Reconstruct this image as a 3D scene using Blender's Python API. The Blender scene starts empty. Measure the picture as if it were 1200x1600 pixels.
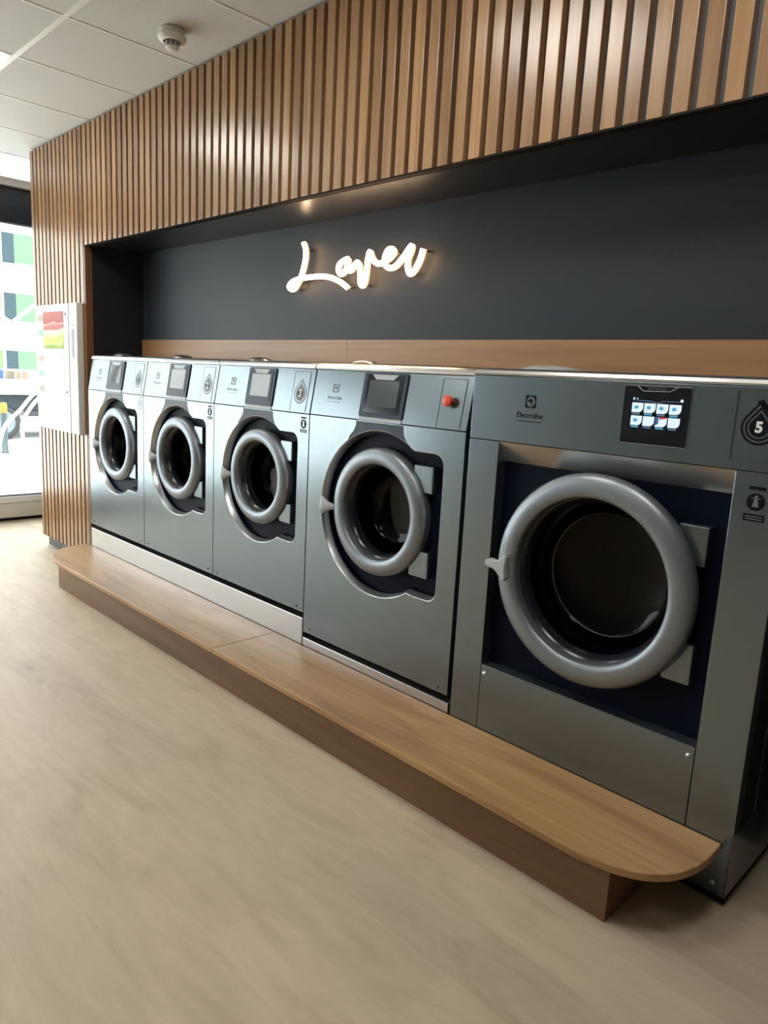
import bpy, bmesh, math, random
from mathutils import Vector, Matrix
random.seed(7)
S = bpy.context.scene
COL = S.collection
PI = math.pi

# ------------------------------------------------------------------ helpers
class MB:
    """collects shapes, builds ONE mesh object"""
    def __init__(s): s.v=[]; s.f=[]; s.m=[]; s.sm=[]
    def add(s, vs, fs, mi=0, smooth=False):
        b=len(s.v); s.v+= [tuple(p) for p in vs]
        for f in fs: s.f.append([b+i for i in f]); s.m.append(mi); s.sm.append(smooth)
        return s
    def box(s, x0,x1,y0,y1,z0,z1, mi=0, b=0.0):
        if b<=0:
            vs=[(x,y,z) for x in (x0,x1) for y in (y0,y1) for z in (z0,z1)]
            fs=[(0,1,3,2),(4,6,7,5),(0,4,5,1),(2,3,7,6),(0,2,6,4),(1,5,7,3)]
            return s.add(vs,fs,mi)
        bm=bmesh.new()
        r=bmesh.ops.create_cube(bm,size=1)
        for q in bm.verts:
            q.co=Vector(((x0+x1)/2+q.co.x*(x1-x0),(y0+y1)/2+q.co.y*(y1-y0),(z0+z1)/2+q.co.z*(z1-z0)))
        bmesh.ops.bevel(bm,geom=bm.edges[:],offset=b,segments=2,affect='EDGES',profile=.5)
        s.frombm(bm,mi); bm.free(); return s
    def frombm(s,bm,mi=0,smooth=False):
        bm.verts.index_update()
        s.add([v.co[:] for v in bm.verts],[[v.index for v in f.verts] for f in bm.faces],mi,smooth)
    def prism(s, pts, fn, a, b, mi=0, caps=(True,True)):
        """pts: 2D outline; fn(p,q,d)->xyz ; extruded d from a to b"""
        n=len(pts)
        vs=[fn(p,q,a) for p,q in pts]+[fn(p,q,b) for p,q in pts]
        fs=[(i,(i+1)%n,n+(i+1)%n,n+i) for i in range(n)]
        if caps[0]: fs.append(tuple(range(n-1,-1,-1)))
        if caps[1]: fs.append(tuple(range(n,2*n)))
        return s.add(vs,fs,mi)
    def lathe(s, prof, cx, cz, mi=0, n=72, a0=0, a1=2*PI, smooth=True):
        """revolve (r,y) about a Y axis at cx,cz"""
        full=abs(a1-a0-2*PI)<1e-6; k=n if full else n+1
        vs=[]
        for r,y in prof:
            for i in range(k):
                a=a0+(a1-a0)*i/n
                vs.append((cx+r*math.cos(a),y,cz+r*math.sin(a)))
        fs=[]
        for j in range(len(prof)-1):
            for i in range(n):
                i2=(i+1)%k
                fs.append((j*k+i,j*k+i2,(j+1)*k+i2,(j+1)*k+i))
        return s.add(vs,fs,mi,smooth)
    def lathez(s, prof, cx, cy, mi=0, n=32, smooth=True):
        vs=[]
        for r,z in prof:
            for i in range(n):
                a=2*PI*i/n; vs.append((cx+r*math.cos(a),cy+r*math.sin(a),z))
        fs=[(j*n+i,j*n+(i+1)%n,(j+1)*n+(i+1)%n,(j+1)*n+i) for j in range(len(prof)-1) for i in range(n)]
        return s.add(vs,fs,mi,smooth)
    def tube(s, pts, r, mi=0, n=10, caps=True):
        P=[Vector(p) for p in pts]; vs=[]; 
        up=Vector((0,1,0.001)); 
        for i,p in enumerate(P):
            t=(P[min(i+1,len(P)-1)]-P[max(i-1,0)]).normalized()
            a=t.cross(up)
            if a.length<1e-4: a=t.cross(Vector((1,0,0)))
            a.normalize(); b=t.cross(a).normalized()
            for k in range(n):
                w=2*PI*k/n; vs.append(p+a*(r*math.cos(w))+b*(r*math.sin(w)))
        fs=[(i*n+k,i*n+(k+1)%n,(i+1)*n+(k+1)%n,(i+1)*n+k) for i in range(len(P)-1) for k in range(n)]
        s.add(vs,fs,mi,True)
        if caps:
            for c,sgn in ((0,1),(len(P)-1,-1)):
                s.add([P[c]+Vector((0,0,0))]+vs[c*n:(c+1)*n],[(0,1+k,1+(k+1)%n) for k in range(n)],mi,True)
        return s
    def holed(s, outer, hole, fn, mi=0):
        """flat sheet with a hole (2D outlines)"""
        bm=bmesh.new()
        es=[]
        for pts in (outer,hole):
            vv=[bm.verts.new((p[0],p[1],0)) for p in pts]
            for i in range(len(vv)): es.append(bm.edges.new((vv[i],vv[(i+1)%len(vv)])))
        bmesh.ops.triangle_fill(bm,use_beauty=True,use_dissolve=False,edges=es)
        bm.verts.index_update()
        s.add([fn(v.co.x,v.co.y,0) for v in bm.verts],[[v.index for v in f.verts] for f in bm.faces],mi)
        bm.free(); return s
    def build(s, name, mats, parent=None, bev=0.0):
        me=bpy.data.meshes.new(name)
        me.from_pydata(s.v,[],s.f)
        if not isinstance(mats,(list,tuple)): mats=[mats]
        for m in mats: me.materials.append(m)
        for p,mi,sm in zip(me.polygons,s.m,s.sm): p.material_index=mi; p.use_smooth=sm
        bm=bmesh.new(); bm.from_mesh(me)
        bmesh.ops.remove_doubles(bm,verts=bm.verts,dist=1e-6)
        bmesh.ops.recalc_face_normals(bm,faces=bm.faces); bm.to_mesh(me); bm.free()
        o=bpy.data.objects.new(name,me); COL.objects.link(o)
        if parent: o.parent=parent
        if bev:
            md=o.modifiers.new('bevel','BEVEL'); md.width=bev; md.segments=2; md.limit_method='ANGLE'; md.angle_limit=.7
        return o

def XZ(y0): return lambda p,q,d: (p,y0+d,q)
def XY(): return lambda p,q,d: (p,q,d)
def shift(o, loc):
    """put the mesh origin at loc (mesh was written in world coordinates)"""
    o.data.transform(Matrix.Translation(-Vector(loc))); o.location=loc; return o
def empty(name, loc, label, cat, group=None):
    o=bpy.data.objects.new(name,None); COL.objects.link(o); o.location=loc; o.empty_display_size=.1
    return tag(o,label,cat,group)
def tag(o,label,cat,group=None):
    o['label']=label; o['category']=cat
    if group: o['group']=group
    return o
def struct(o): o['kind']='structure'; return o
def mesh_text(txt, size, fn, align='CENTER', bold=0.0):
    """text outline as (verts, faces), fn maps flat text coords to xyz"""
    cu=bpy.data.curves.new('txt','FONT'); cu.body=txt; cu.size=size; cu.align_x=align; cu.align_y='CENTER'; cu.offset=bold
    cu.resolution_u=3
    ob=bpy.data.objects.new('txt',cu); COL.objects.link(ob)
    bpy.context.view_layer.update()
    dg=bpy.context.evaluated_depsgraph_get()
    me=bpy.data.meshes.new_from_object(ob.evaluated_get(dg))
    vs=[fn(v.co.x,v.co.y) for v in me.vertices]; fs=[list(p.vertices) for p in me.polygons]
    bpy.data.objects.remove(ob); bpy.data.meshes.remove(me); bpy.data.curves.remove(cu)
    return vs,fs
def rrect(x0,x1,z0,z1,r,n=5):
    pts=[]
    for cx,cz,a in ((x1-r,z1-r,0),(x0+r,z1-r,PI/2),(x0+r,z0+r,PI),(x1-r,z0+r,1.5*PI)):
        for i in range(n+1):
            t=a+PI/2*i/n; pts.append((cx+r*math.cos(t),cz+r*math.sin(t)))
    return pts
def circ(cx,cz,r,n=64): return [(cx+r*math.cos(2*PI*i/n),cz+r*math.sin(2*PI*i/n)) for i in range(n)]
def smooth_path(P,sub=5):
    out=[]
    for i in range(len(P)-1):
        p0=P[max(i-1,0)];p1=P[i];p2=P[i+1];p3=P[min(i+2,len(P)-1)]
        for k in range(sub):
            t=k/sub
            out.append(tuple(.5*((2*b)+(-a+c)*t+(2*a-5*b+4*c-d)*t*t+(-a+3*b-3*c+d)*t**3) for a,b,c,d in zip(p0,p1,p2,p3)))
    out.append(P[-1]); return out

# ------------------------------------------------------------------ materials
def mat(name, col=(.5,.5,.5), rough=.5, metal=0.0, spec=None, emit=None, es=0, coat=0):
    m=bpy.data.materials.new(name); m.use_nodes=True
    b=m.node_tree.nodes['Principled BSDF']
    b.inputs['Base Color'].default_value=(*col,1); b.inputs['Roughness'].default_value=rough; b.inputs['Metallic'].default_value=metal
    if spec is not None: b.inputs['Specular IOR Level'].default_value=spec
    if emit: b.inputs['Emission Color'].default_value=(*emit,1); b.inputs['Emission Strength'].default_value=es
    if coat: b.inputs['Coat Weight'].default_value=coat; b.inputs['Coat Roughness'].default_value=.15
    return m
def N(m,t,**kw):
    n=m.node_tree.nodes.new(t)
    for k,v in kw.items():
        if k in n.inputs: n.inputs[k].default_value=v
        else: setattr(n,k,v)
    return n
def Lk(m,a,b): m.node_tree.links.new(a,b)
def bsdf(m): return m.node_tree.nodes['Principled BSDF']
def coords(m,scale=(1,1,1),rot=(0,0,0)):
    g=N(m,'ShaderNodeNewGeometry'); mp=N(m,'ShaderNodeMapping')
    mp.inputs['Scale'].default_value=scale; mp.inputs['Rotation'].default_value=rot
    Lk(m,g.outputs['Position'],mp.inputs['Vector']); return mp.outputs['Vector']
def ramp(m,fac,stops):
    r=N(m,'ShaderNodeValToRGB'); e=r.color_ramp.elements
    while len(e)<len(stops): e.new(.5)
    for el,(p,c) in zip(e,stops): el.position=p; el.color=(*c,1)
    Lk(m,fac,r.inputs['Fac']); return r.outputs['Color']
def wood(name, dark, mid, light, stretch, rough=.4, coat=0, bands=1.0, bump=.0):
    """stretch: mapping scale (small along the grain)"""
    m=mat(name,mid,rough,coat=coat)
    v=coords(m,stretch)
    n1=N(m,'ShaderNodeTexNoise',Scale=1.0,Detail=6.0,Roughness=.62,Distortion=.9); Lk(m,v,n1.inputs['Vector'])
    c=ramp(m,n1.outputs['Fac'],[(.28,dark),(.5,mid),(.74,light)])
    v2=coords(m,tuple(s*9 if s>3 else s*2 for s in stretch))
    n2=N(m,'ShaderNodeTexNoise',Scale=1.0,Detail=3.0); Lk(m,v2,n2.inputs['Vector'])
    mx=N(m,'ShaderNodeMix',data_type='RGBA',blend_type='MULTIPLY'); mx.inputs[0].default_value=.35
    c2=ramp(m,n2.outputs['Fac'],[(.3,(.62,.58,.55)),(.7,(1,1,1))])
    Lk(m,c,mx.inputs[6]); Lk(m,c2,mx.inputs[7]); Lk(m,mx.outputs[2],bsdf(m).inputs['Base Color'])
    m['out']=0
    return m,mx.outputs[2]

def brushed(name,col,rough,metal=.85,axis='x',amp=.02):
    m=mat(name,col,rough,metal)
    sc=(1.5,40,150) if axis=='x' else (150,40,1.5)
    v=coords(m,sc)
    n=N(m,'ShaderNodeTexNoise',Scale=1.0,Detail=2.0); Lk(m,v,n.inputs['Vector'])
    mr=N(m,'ShaderNodeMapRange'); mr.inputs['To Min'].default_value=rough-amp; mr.inputs['To Max'].default_value=rough+amp
    Lk(m,n.outputs['Fac'],mr.inputs['Value']); Lk(m,mr.outputs['Result'],bsdf(m).inputs['Roughness'])
    cc=ramp(m,n.outputs['Fac'],[(.25,tuple(c*.97 for c in col)),(.75,tuple(min(1,c*1.03) for c in col))])
    Lk(m,cc,bsdf(m).inputs['Base Color'])
    return m

M={}
M['steel']=brushed('machine_steel',(.205,.243,.264),.24,.88,amp=.004)
M['steel_bright']=brushed('bright_steel',(.60,.61,.61),.28,.95,amp=.006)
M['recess_steel']=mat('recess_steel',(.50,.51,.51),.24,.9)
M['ring']=mat('door_ring_paint',(.235,.262,.29),.40,.7)
M['grey_plastic']=mat('grey_plastic',(.42,.45,.48),.4)
M['navy']=mat('navy_panel',(.0035,.006,.017),.45,spec=.08)
M['navy_frame']=mat('navy_frame',(.022,.034,.055),.35,spec=.25)
M['black']=mat('black_plastic',(.006,.006,.008),.35)
M['gap']=mat('gap_black',(.004,.004,.005),.7)
M['seam']=mat('seam_dark',(.03,.033,.036),.6)
M['bezel']=mat('bezel_black',(.006,.007,.012),.12)
M['screen_off']=mat('screen_off',(.10,.115,.12),.06,spec=.9)
M['bowl']=mat('bowl_edge',(.012,.014,.02),.22)
M['drum']=mat('drum_steel',(.008,.008,.011),.45,.3)
M['red']=mat('red_button',(.70,.085,.035),.4)
M['mark_dark']=mat('mark_dark',(.006,.007,.008),.6,spec=.1)
M['mark_mid']=mat('mark_mid',(.15,.17,.18),.45)
M['mark_soft']=mat('mark_soft',(.26,.29,.30),.42)
M['mark_white']=mat('mark_white',(.75,.77,.78),.5)
M['white']=mat('white_paint',(.82,.82,.80),.45)
M['white_metal']=mat('white_enamel',(.80,.81,.79),.4,spec=.3)
M['detector']=mat('detector_white',(.72,.71,.68),.45)
M['slot']=mat('slot_grey',(.18,.23,.26),.35)
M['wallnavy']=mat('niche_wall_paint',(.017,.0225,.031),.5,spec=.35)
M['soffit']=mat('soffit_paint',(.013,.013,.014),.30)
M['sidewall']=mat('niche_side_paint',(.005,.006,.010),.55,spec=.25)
M['backing']=mat('slat_backing',(.10,.11,.125),.55)
M['plinth_grey']=mat('plinth_grey',(.10,.11,.12),.5)
M['roomwall']=mat('room_wall',(.19,.20,.205),.7)
M['darkwall']=mat('dark_wall',(.10,.105,.11),.6)
M['fascia']=mat('window_fascia',(.010,.012,.018),.4)
M['laundry']=mat('laundry_cloth',(.95,.92,.91),.9)
M['tile']=mat('ceiling_tile',(.66,.655,.63),.8)
M['tbar']=mat('ceiling_bar',(.80,.80,.77),.35)
n=M['tile']; v=coords(n,(60,60,60)); t=N(n,'ShaderNodeTexNoise',Scale=1.0,Detail=4.0); Lk(n,v,t.inputs['Vector'])
Lk(n,ramp(n,t.outputs['Fac'],[(.3,(.625,.63,.62)),(.7,(.665,.67,.66))]),bsdf(n).inputs['Base Color'])

# glass (thin): tinted transparency plus sharp reflection
def glass(name,tint,refl=1.0,rough=.0,ior=1.45):
    m=bpy.data.materials.new(name); m.use_nodes=True; nt=m.node_tree; nt.nodes.clear()
    out=nt.nodes.new('ShaderNodeOutputMaterial'); mix=nt.nodes.new('ShaderNodeMixShader')
    tr=nt.nodes.new('ShaderNodeBsdfTransparent'); tr.inputs['Color'].default_value=(*tint,1)
    gl=nt.nodes.new('ShaderNodeBsdfGlossy'); gl.inputs['Roughness'].default_value=rough
    lw=nt.nodes.new('ShaderNodeLayerWeight'); lw.inputs['Blend'].default_value=.5
    pw=nt.nodes.new('ShaderNodeMath'); pw.operation='POWER'; pw.inputs[1].default_value=5.0; nt.links.new(lw.outputs['Facing'],pw.inputs[0])
    f0=((ior-1)/(ior+1))**2
    fr=nt.nodes.new('ShaderNodeMath'); fr.operation='MULTIPLY_ADD'; fr.inputs[1].default_value=1-f0; fr.inputs[2].default_value=f0; nt.links.new(pw.outputs[0],fr.inputs[0])
    nt.links.new(fr.outputs[0],mix.inputs[0]); nt.links.new(tr.outputs[0],mix.inputs[1]); nt.links.new(gl.outputs[0],mix.inputs[2])
    nt.links.new(mix.outputs[0],out.inputs['Surface']); return m
M['door_glass']=glass('door_glass',(.74,.76,.82),ior=1.28,rough=.03)
M['win_glass']=glass('window_glass',(.97,.99,.98),ior=1.4)

# wood
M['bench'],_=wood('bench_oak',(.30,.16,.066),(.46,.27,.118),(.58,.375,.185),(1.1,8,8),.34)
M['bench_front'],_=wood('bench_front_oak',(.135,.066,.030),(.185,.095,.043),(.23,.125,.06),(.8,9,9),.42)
M['strip'],_=wood('back_strip_oak',(.30,.15,.065),(.38,.20,.085),(.45,.25,.12),(.7,9,9),.4)
M['return'],_=wood('return_wood',(.14,.06,.028),(.20,.09,.042),(.26,.13,.06),(20,20,1.0),.4)
# slats: grain along z, every slat a tone of its own
m,colout=wood('slat_timber',(.26,.142,.066),(.36,.210,.104),(.45,.275,.145),(24,24,.9),.25)
bsdf(m).inputs['Specular IOR Level'].default_value=.75
PITCH=.0668; SX0=-.945
g=N(m,'ShaderNodeNewGeometry'); sx=N(m,'ShaderNodeSeparateXYZ'); Lk(m,g.outputs['Position'],sx.inputs[0])
ma=N(m,'ShaderNodeMath',operation='SUBTRACT'); Lk(m,sx.outputs['X'],ma.inputs[0]); ma.inputs[1].default_value=SX0-.008
mb=N(m,'ShaderNodeMath',operation='DIVIDE'); Lk(m,ma.outputs[0],mb.inputs[0]); mb.inputs[1].default_value=PITCH
mc=N(m,'ShaderNodeMath',operation='FLOOR'); Lk(m,mb.outputs[0],mc.inputs[0])
wn=N(m,'ShaderNodeTexWhiteNoise',noise_dimensions='1D'); Lk(m,mc.outputs[0],wn.inputs['W'])
tone=ramp(m,wn.outputs['Value'],[(0,(.70,.66,.62)),(.45,(.95,.95,.95)),(1,(1.12,1.10,1.06))])
mx=N(m,'ShaderNodeMix',data_type='RGBA',blend_type='MULTIPLY'); mx.inputs[0].default_value=1
Lk(m,colout,mx.inputs[6]); Lk(m,tone,mx.inputs[7]); Lk(m,mx.outputs[2],bsdf(m).inputs['Base Color'])
M['slat']=m
# floor: pale oak vinyl planks running along the machines
m=mat('floor_planks',(.5,.42,.32),.5)
v=coords(m,(1,1,1))
br=N(m,'ShaderNodeTexBrick',offset=.37,Scale=1.0)
br.inputs['Color1'].default_value=(.93,.92,.92,1); br.inputs['Color2'].default_value=(1.04,1.04,1.02,1); br.inputs['Mortar'].default_value=(.84,.82,.80,1)
br.inputs['Mortar Size'].default_value=.0007; br.inputs['Mortar Smooth'].default_value=.4; br.inputs['Brick Width'].default_value=1.22; br.inputs['Row Height'].default_value=.18
Lk(m,v,br.inputs['Vector'])
v1=coords(m,(1.9,6.0,1)); n1=N(m,'ShaderNodeTexNoise',Scale=1.0,Detail=7.0,Roughness=.62,Distortion=1.1); Lk(m,v1,n1.inputs['Vector'])
base=ramp(m,n1.outputs['Fac'],[(.25,(.42,.335,.245)),(.45,(.52,.43,.318)),(.62,(.57,.475,.355)),(.8,(.50,.41,.315))])
v2=coords(m,(4.0,34,1)); n2=N(m,'ShaderNodeTexNoise',Scale=1.0,Detail=4.0,Distortion=.6); Lk(m,v2,n2.inputs['Vector'])
fine=ramp(m,n2.outputs['Fac'],[(.3,(.90,.89,.88)),(.65,(1.02,1.02,1.02))])
ma=N(m,'ShaderNodeMix',data_type='RGBA',blend_type='MULTIPLY'); ma.inputs[0].default_value=1; Lk(m,base,ma.inputs[6]); Lk(m,br.outputs['Color'],ma.inputs[7])
mb=N(m,'ShaderNodeMix',data_type='RGBA',blend_type='MULTIPLY'); mb.inputs[0].default_value=.8; Lk(m,ma.outputs[2],mb.inputs[6]); Lk(m,fine,mb.inputs[7])
# knots
v3=coords(m,(2.2,5.5,1)); vo=N(m,'ShaderNodeTexVoronoi',Scale=1.0); Lk(m,v3,vo.inputs['Vector'])
kn=ramp(m,vo.outputs['Distance'],[(.0,(.55,.50,.46)),(.045,(.82,.79,.77)),(.14,(1,1,1))])
mk=N(m,'ShaderNodeMix',data_type='RGBA',blend_type='MULTIPLY'); mk.inputs[0].default_value=.55; Lk(m,mb.outputs[2],mk.inputs[6]); Lk(m,kn,mk.inputs[7])
Lk(m,mk.outputs[2],bsdf(m).inputs['Base Color'])
M['floor']=m
def emis(name,col,st):
    m=mat(name,(0,0,0),.5,emit=col,es=st); return m
M['led']=emis('led_panel_diffuser',(1,.95,.87),13.0)
M['neon']=emis('neon_tube',(1,.66,.40),20.0)
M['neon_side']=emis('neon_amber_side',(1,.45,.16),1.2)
M['icon']=emis('icon_white',(.80,.93,1),.85)
M['icon_blue']=emis('icon_blue',(.05,.35,.75),.3)
M['icon_grey']=emis('icon_grey',(.10,.45,.70),.75)
M['icon_red']=emis('icon_red',(.9,.08,.10),.55)
M['line_blue']=emis('line_blue',(.25,.45,.75),.3)

# ------------------------------------------------------------------ key dimensions (metres)
CEIL=2.75; SLY=.0228; NZ=2.058; NB=.374
XWIN=-1.909
# ------------------------------------------------------------------ room shell
def plane_box(name,x0,x1,y0,y1,z0,z1,m): return struct(MB().box(x0,x1,y0,y1,z0,z1).build(name,m))
plane_box('floor',-2.05,7.6,-5.1,1.0,-.1,0,M['floor'])
plane_box('ceiling',-2.05,7.6,-5.1,1.0,CEIL,CEIL+.12,M['tile'])
plane_box('wall_right',7.5,7.6,-5.0,.9,0,CEIL,M['roomwall'])
plane_box('wall_front',-2.0,7.5,-5.1,-5.0,0,CEIL,M['roomwall'])
# wall behind everything
plane_box('wall_back',-2.0,7.5,.90,1.0,0,CEIL,M['darkwall'])
# niche: upper navy wall, dark return, soffit, lower wall right of the machines
wb=MB().box(-.012,5.2,NB,NB+.02,1.411,NZ).box(4.06,5.2,NB,NB+.02,0,1.411).build('wall_niche',M['wallnavy']); struct(wb)
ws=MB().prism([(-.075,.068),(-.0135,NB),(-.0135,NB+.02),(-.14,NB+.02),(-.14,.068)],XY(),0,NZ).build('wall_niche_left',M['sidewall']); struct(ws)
wr=MB().box(5.2,7.5,.06,NB+.02,0,CEIL).build('wall_niche_right',M['darkwall']); struct(wr)
sf=MB().box(-.087,5.2,.060,NB+.02,NZ-.001,NZ+.014).build('soffit',M['soffit']); struct(sf)
# fascia core above the niche and column core
struct(MB().box(-.14,5.2,.062,NB+.02,NZ+.014,CEIL).build('wall_fascia',M['darkwall']))
struct(MB().box(-.93,-.14,.062,NB+.02,.0,CEIL).build('wall_column',M['plinth_grey']))
# oak strip along the foot of the niche wall (two lengths)
for a,b in ((-.0125,2.0005),(2.0025,4.9)):
    o=MB().box(a,b,NB-.012,NB-.0005,1.4115,1.516).build('trim_1' if a<1 else 'trim_2',M['strip']); struct(o)

# ceiling grid bars
gb=MB()
for k in range(-4,13):
    x=.62+.6*k
    if -1.85<x<7.4: gb.box(x-.006,x+.006,-4.98,SLY+.0,CEIL-.0025,CEIL+.001)
for k in range(0,8):
    y=-.572-.6*k
    gb.box(-1.9,7.45,y-.012,y+.012,CEIL-.003,CEIL+.001)
struct(gb.build('ceiling_grid',M['tbar']))

# LED panels set in the grid
def led(i,j,label):
    x0=.62+.6*i; y1=-.572-.6*j
    r=empty('ceiling_light_panel',(x0+.3,y1-.3,CEIL),label,'ceiling light','square light panels in the ceiling grid')
    f=MB().holed([(x0+.008,y1-.592),(x0+.592,y1-.592),(x0+.592,y1-.008),(x0+.008,y1-.008)],[(x0+.025,y1-.575),(x0+.575,y1-.575),(x0+.575,y1-.025),(x0+.025,y1-.025)],lambda p,q,d:(p,q,CEIL-.004)).build('frame',M['tbar'])
    d=MB().box(x0+.025,x0+.575,y1-.575,y1-.025,CEIL-.006,CEIL-.003).build('diffuser',M['led'])
    for o in (f,d):
        shift(o,(x0+.3,y1-.3,CEIL)); o.parent=r; o.location=(0,0,0)
led(-1,0,'bright square ceiling light panel at the left edge beside the smoke detector tile')
led(3,0,'square ceiling light panel above the fourth washer, out in the room')
led(-1,4,'square ceiling light panel far out in the room towards the window')
led(5,0,'square ceiling light panel above the largest washer, out in the room')
led(3,4,'square ceiling light panel in the middle of the room behind the viewer')

o=MB().box(-1.84,-1.19,-.565,.60,CEIL-.012,CEIL-.0005,0,.003).build('ceiling_light_panel',emis('margin_glow',(1,1,.98),1.0)); shift(o,(-1.5,0,CEIL-.006)); tag(o,'wide soft white glowing sheet added on the ceiling at the far left against the shop window','ceiling light')  # glowing sheet added over the ceiling margin so it reads bright white
# ------------------------------------------------------------------ slat cladding (column + fascia)
cl=empty('slat_cladding',(0,SLY,0),'brown vertical timber slat cladding on column and above the dark niche','wall cladding')
sl=MB(); nfull=0; k=0
while SX0+PITCH*k<5.15:
    x=SX0+PITCH*k; x1=x+.0450
    zb=.079 if x1<-.08 else NZ
    sl.box(x,x1,SLY,SLY+.030,zb,CEIL-.012,0,.0018); k+=1
o=sl.build('slats',M['slat'],cl); o.location=(0,-SLY,0)
M['edge']=mat('edge_black',(.010,.009,.008),.7,spec=.1)
bk=MB().box(-.945,-.087,SLY+.030,SLY+.038,.079,CEIL-.004).box(-.087,5.15,SLY+.030,SLY+.038,NZ,CEIL-.004)
o=bk.build('backing_board',M['backing'],cl); o.location=(0,-SLY,0)
ln=MB().box(-.087,5.15,SLY+.002,SLY+.036,NZ-.005,NZ-.0005,0).build('bottom_edge',M['edge'],cl); ln.location=(0,-SLY,0); ln['label']='thin dark bottom edge'
rt=MB().box(-.0925,-.0755,SLY+.001,.068,.079,NZ-.0075).build('corner_trim',M['return'],cl); rt.location=(0,-SLY,0); rt['label']='dark brown corner board'

# ------------------------------------------------------------------ washing machines
class W: pass
def tilt(zp,zt,dy):
    """maps (x,z,outward n) onto the leaning control panel"""
    return lambda x,z,n: (x, dy*(z-zp)/(zt-zp)-n, z)
def teardrop(cx,cz,r,tip,n=40):
    pts=[]
    a0=math.acos(min(1,r/tip))
    for i in range(n+1):
        a=PI/2+a0+(2*PI-2*a0)*i/n
        pts.append((cx+r*math.cos(a),cz+r*math.sin(a)))
    pts.append((cx,cz+tip)); return pts
def recess_outline(cx,cz,R):
    h=R*.826; xr=cx+R*1.015; x0=math.sqrt(R*R-h*h); a0=math.atan2(h,x0); rc=R*.14
    pts=[]
    n=56
    for i in range(n+1):
        a=a0+(2*PI-2*a0)*i/n; pts.append((cx+R*math.cos(a),cz+R*math.sin(a)))
    # small kink, then the square hinge pocket
    pts+= [(cx+x0+R*.09,cz-h-R*.012)]
    for i in range(7):
        a=-PI/2+PI/2*i/6; pts.append((xr-rc+rc*math.cos(a),cz-h+rc-R*.012+rc*math.sin(a)))
    for i in range(7):
        a=PI/2*i/6; pts.append((xr-rc+rc*math.cos(a),cz+h-rc+rc*math.sin(a)))
    pts+= [(cx+x0+R*.09,cz+h)]
    return pts
def scale_about(pts,cx,cz,d):
    """inset a outline by about d towards the centre"""
    out=[]
    n=len(pts)
    for i in range(n):
        a=Vector(pts[i-1]);b=Vector(pts[i]);c=Vector(pts[(i+1)%n])
        t=(c-a).normalized(); nn=Vector((-t.y,t.x))
        out.append((b.x+nn.x*d,b.y+nn.y*d))
    return out
def door_parts(root,cx,cz,ro,ri,y0,front,ring_label=None,bowl_r=.72,bowl_d=.12,rim=None):
    d=ro-ri
    pr=[(ro-.004,.046),(ro,y0),(ro-.001,y0-(y0-front)*.5),(ro-d*.07,y0-(y0-front)*.72),(ro-d*.2,y0-(y0-front)*.86),(ro-d*.4,front+.002),(ro-d*.6,front),(ro-d*.8,front+.002),(ri+.004,front+.006),(ri+.001,front+.012),(ri,front+.026),(ri-.001,front+.05),(ri+.01,.046)]
    door=MB().lathe(pr,cx,cz,n=96).build('door',M['ring'],root)
    bl=MB().lathe([(ri-.0005,front+.032),(ri-.012,front+.040),(ri-.018,.05),(ri*.92,.066)],cx,cz,n=96).build('door_gasket',M['bowl'],door)
    gl=MB().lathe([(ri*.92,.066),(ri*.88,.085),(ri*.82,.115),(ri*.77,.130),(ri*.70,.137),(ri*.5,.140),(ri*.25,.1415),(.0005,.142)],cx,cz,n=96).build('door_glass',M['door_glass'],door)
    return door
def drum(root,cx,cz,r,m=None):
    q=MB().lathe([(r*.76,.128),(r,.150),(r,.50),(.001,.50)],cx,cz,n=64).build('drum',M['drum'],root)
    return q

def logo(root,cx,cz,s,fn,m,name='brand_mark'):
    """square emblem with a ring cut-out, wordmark below"""
    b=MB()
    # emblem: dark rounded square ring, circle, with a turned propeller shape inside
    b.holed(rrect(cx-s/2,cx+s/2,cz-s/2,cz+s/2,s*.08),circ(cx,cz,s*.43,32),lambda p,q,d:fn(p,q,.0012))
    b.add([fn(cx-s*.36,cz-s*.02,.0012),fn(cx+s*.02,cz+s*.30,.0012),fn(cx+s*.10,cz+s*.06,.0012),fn(cx+s*.02,cz-s*.04,.0012)],[(0,1,2,3)])
    b.add([fn(cx+s*.02,cz-s*.04,.0012),fn(cx+s*.10,cz+s*.06,.0012),fn(cx+s*.30,cz+s*.16,.0012),fn(cx+s*.12,cz-s*.10,.0012),fn(cx+s*.06,cz-s*.38,.0012)],[(0,1,2,3,4)])
    vs,fs=mesh_text('Electrolux',s*.62,lambda x,y: fn(cx+x,cz-s*1.12+y,.0012))
    b.add(vs,fs)
    b.add([fn(cx-s*1.2,cz-s*1.62,.0012),fn(cx+s*1.2,cz-s*1.62,.0012),fn(cx+s*1.2,cz-s*1.57,.0012),fn(cx-s*1.2,cz-s*1.57,.0012)],[(0,1,2,3)])
    return b.build(name,m,root)
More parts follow.
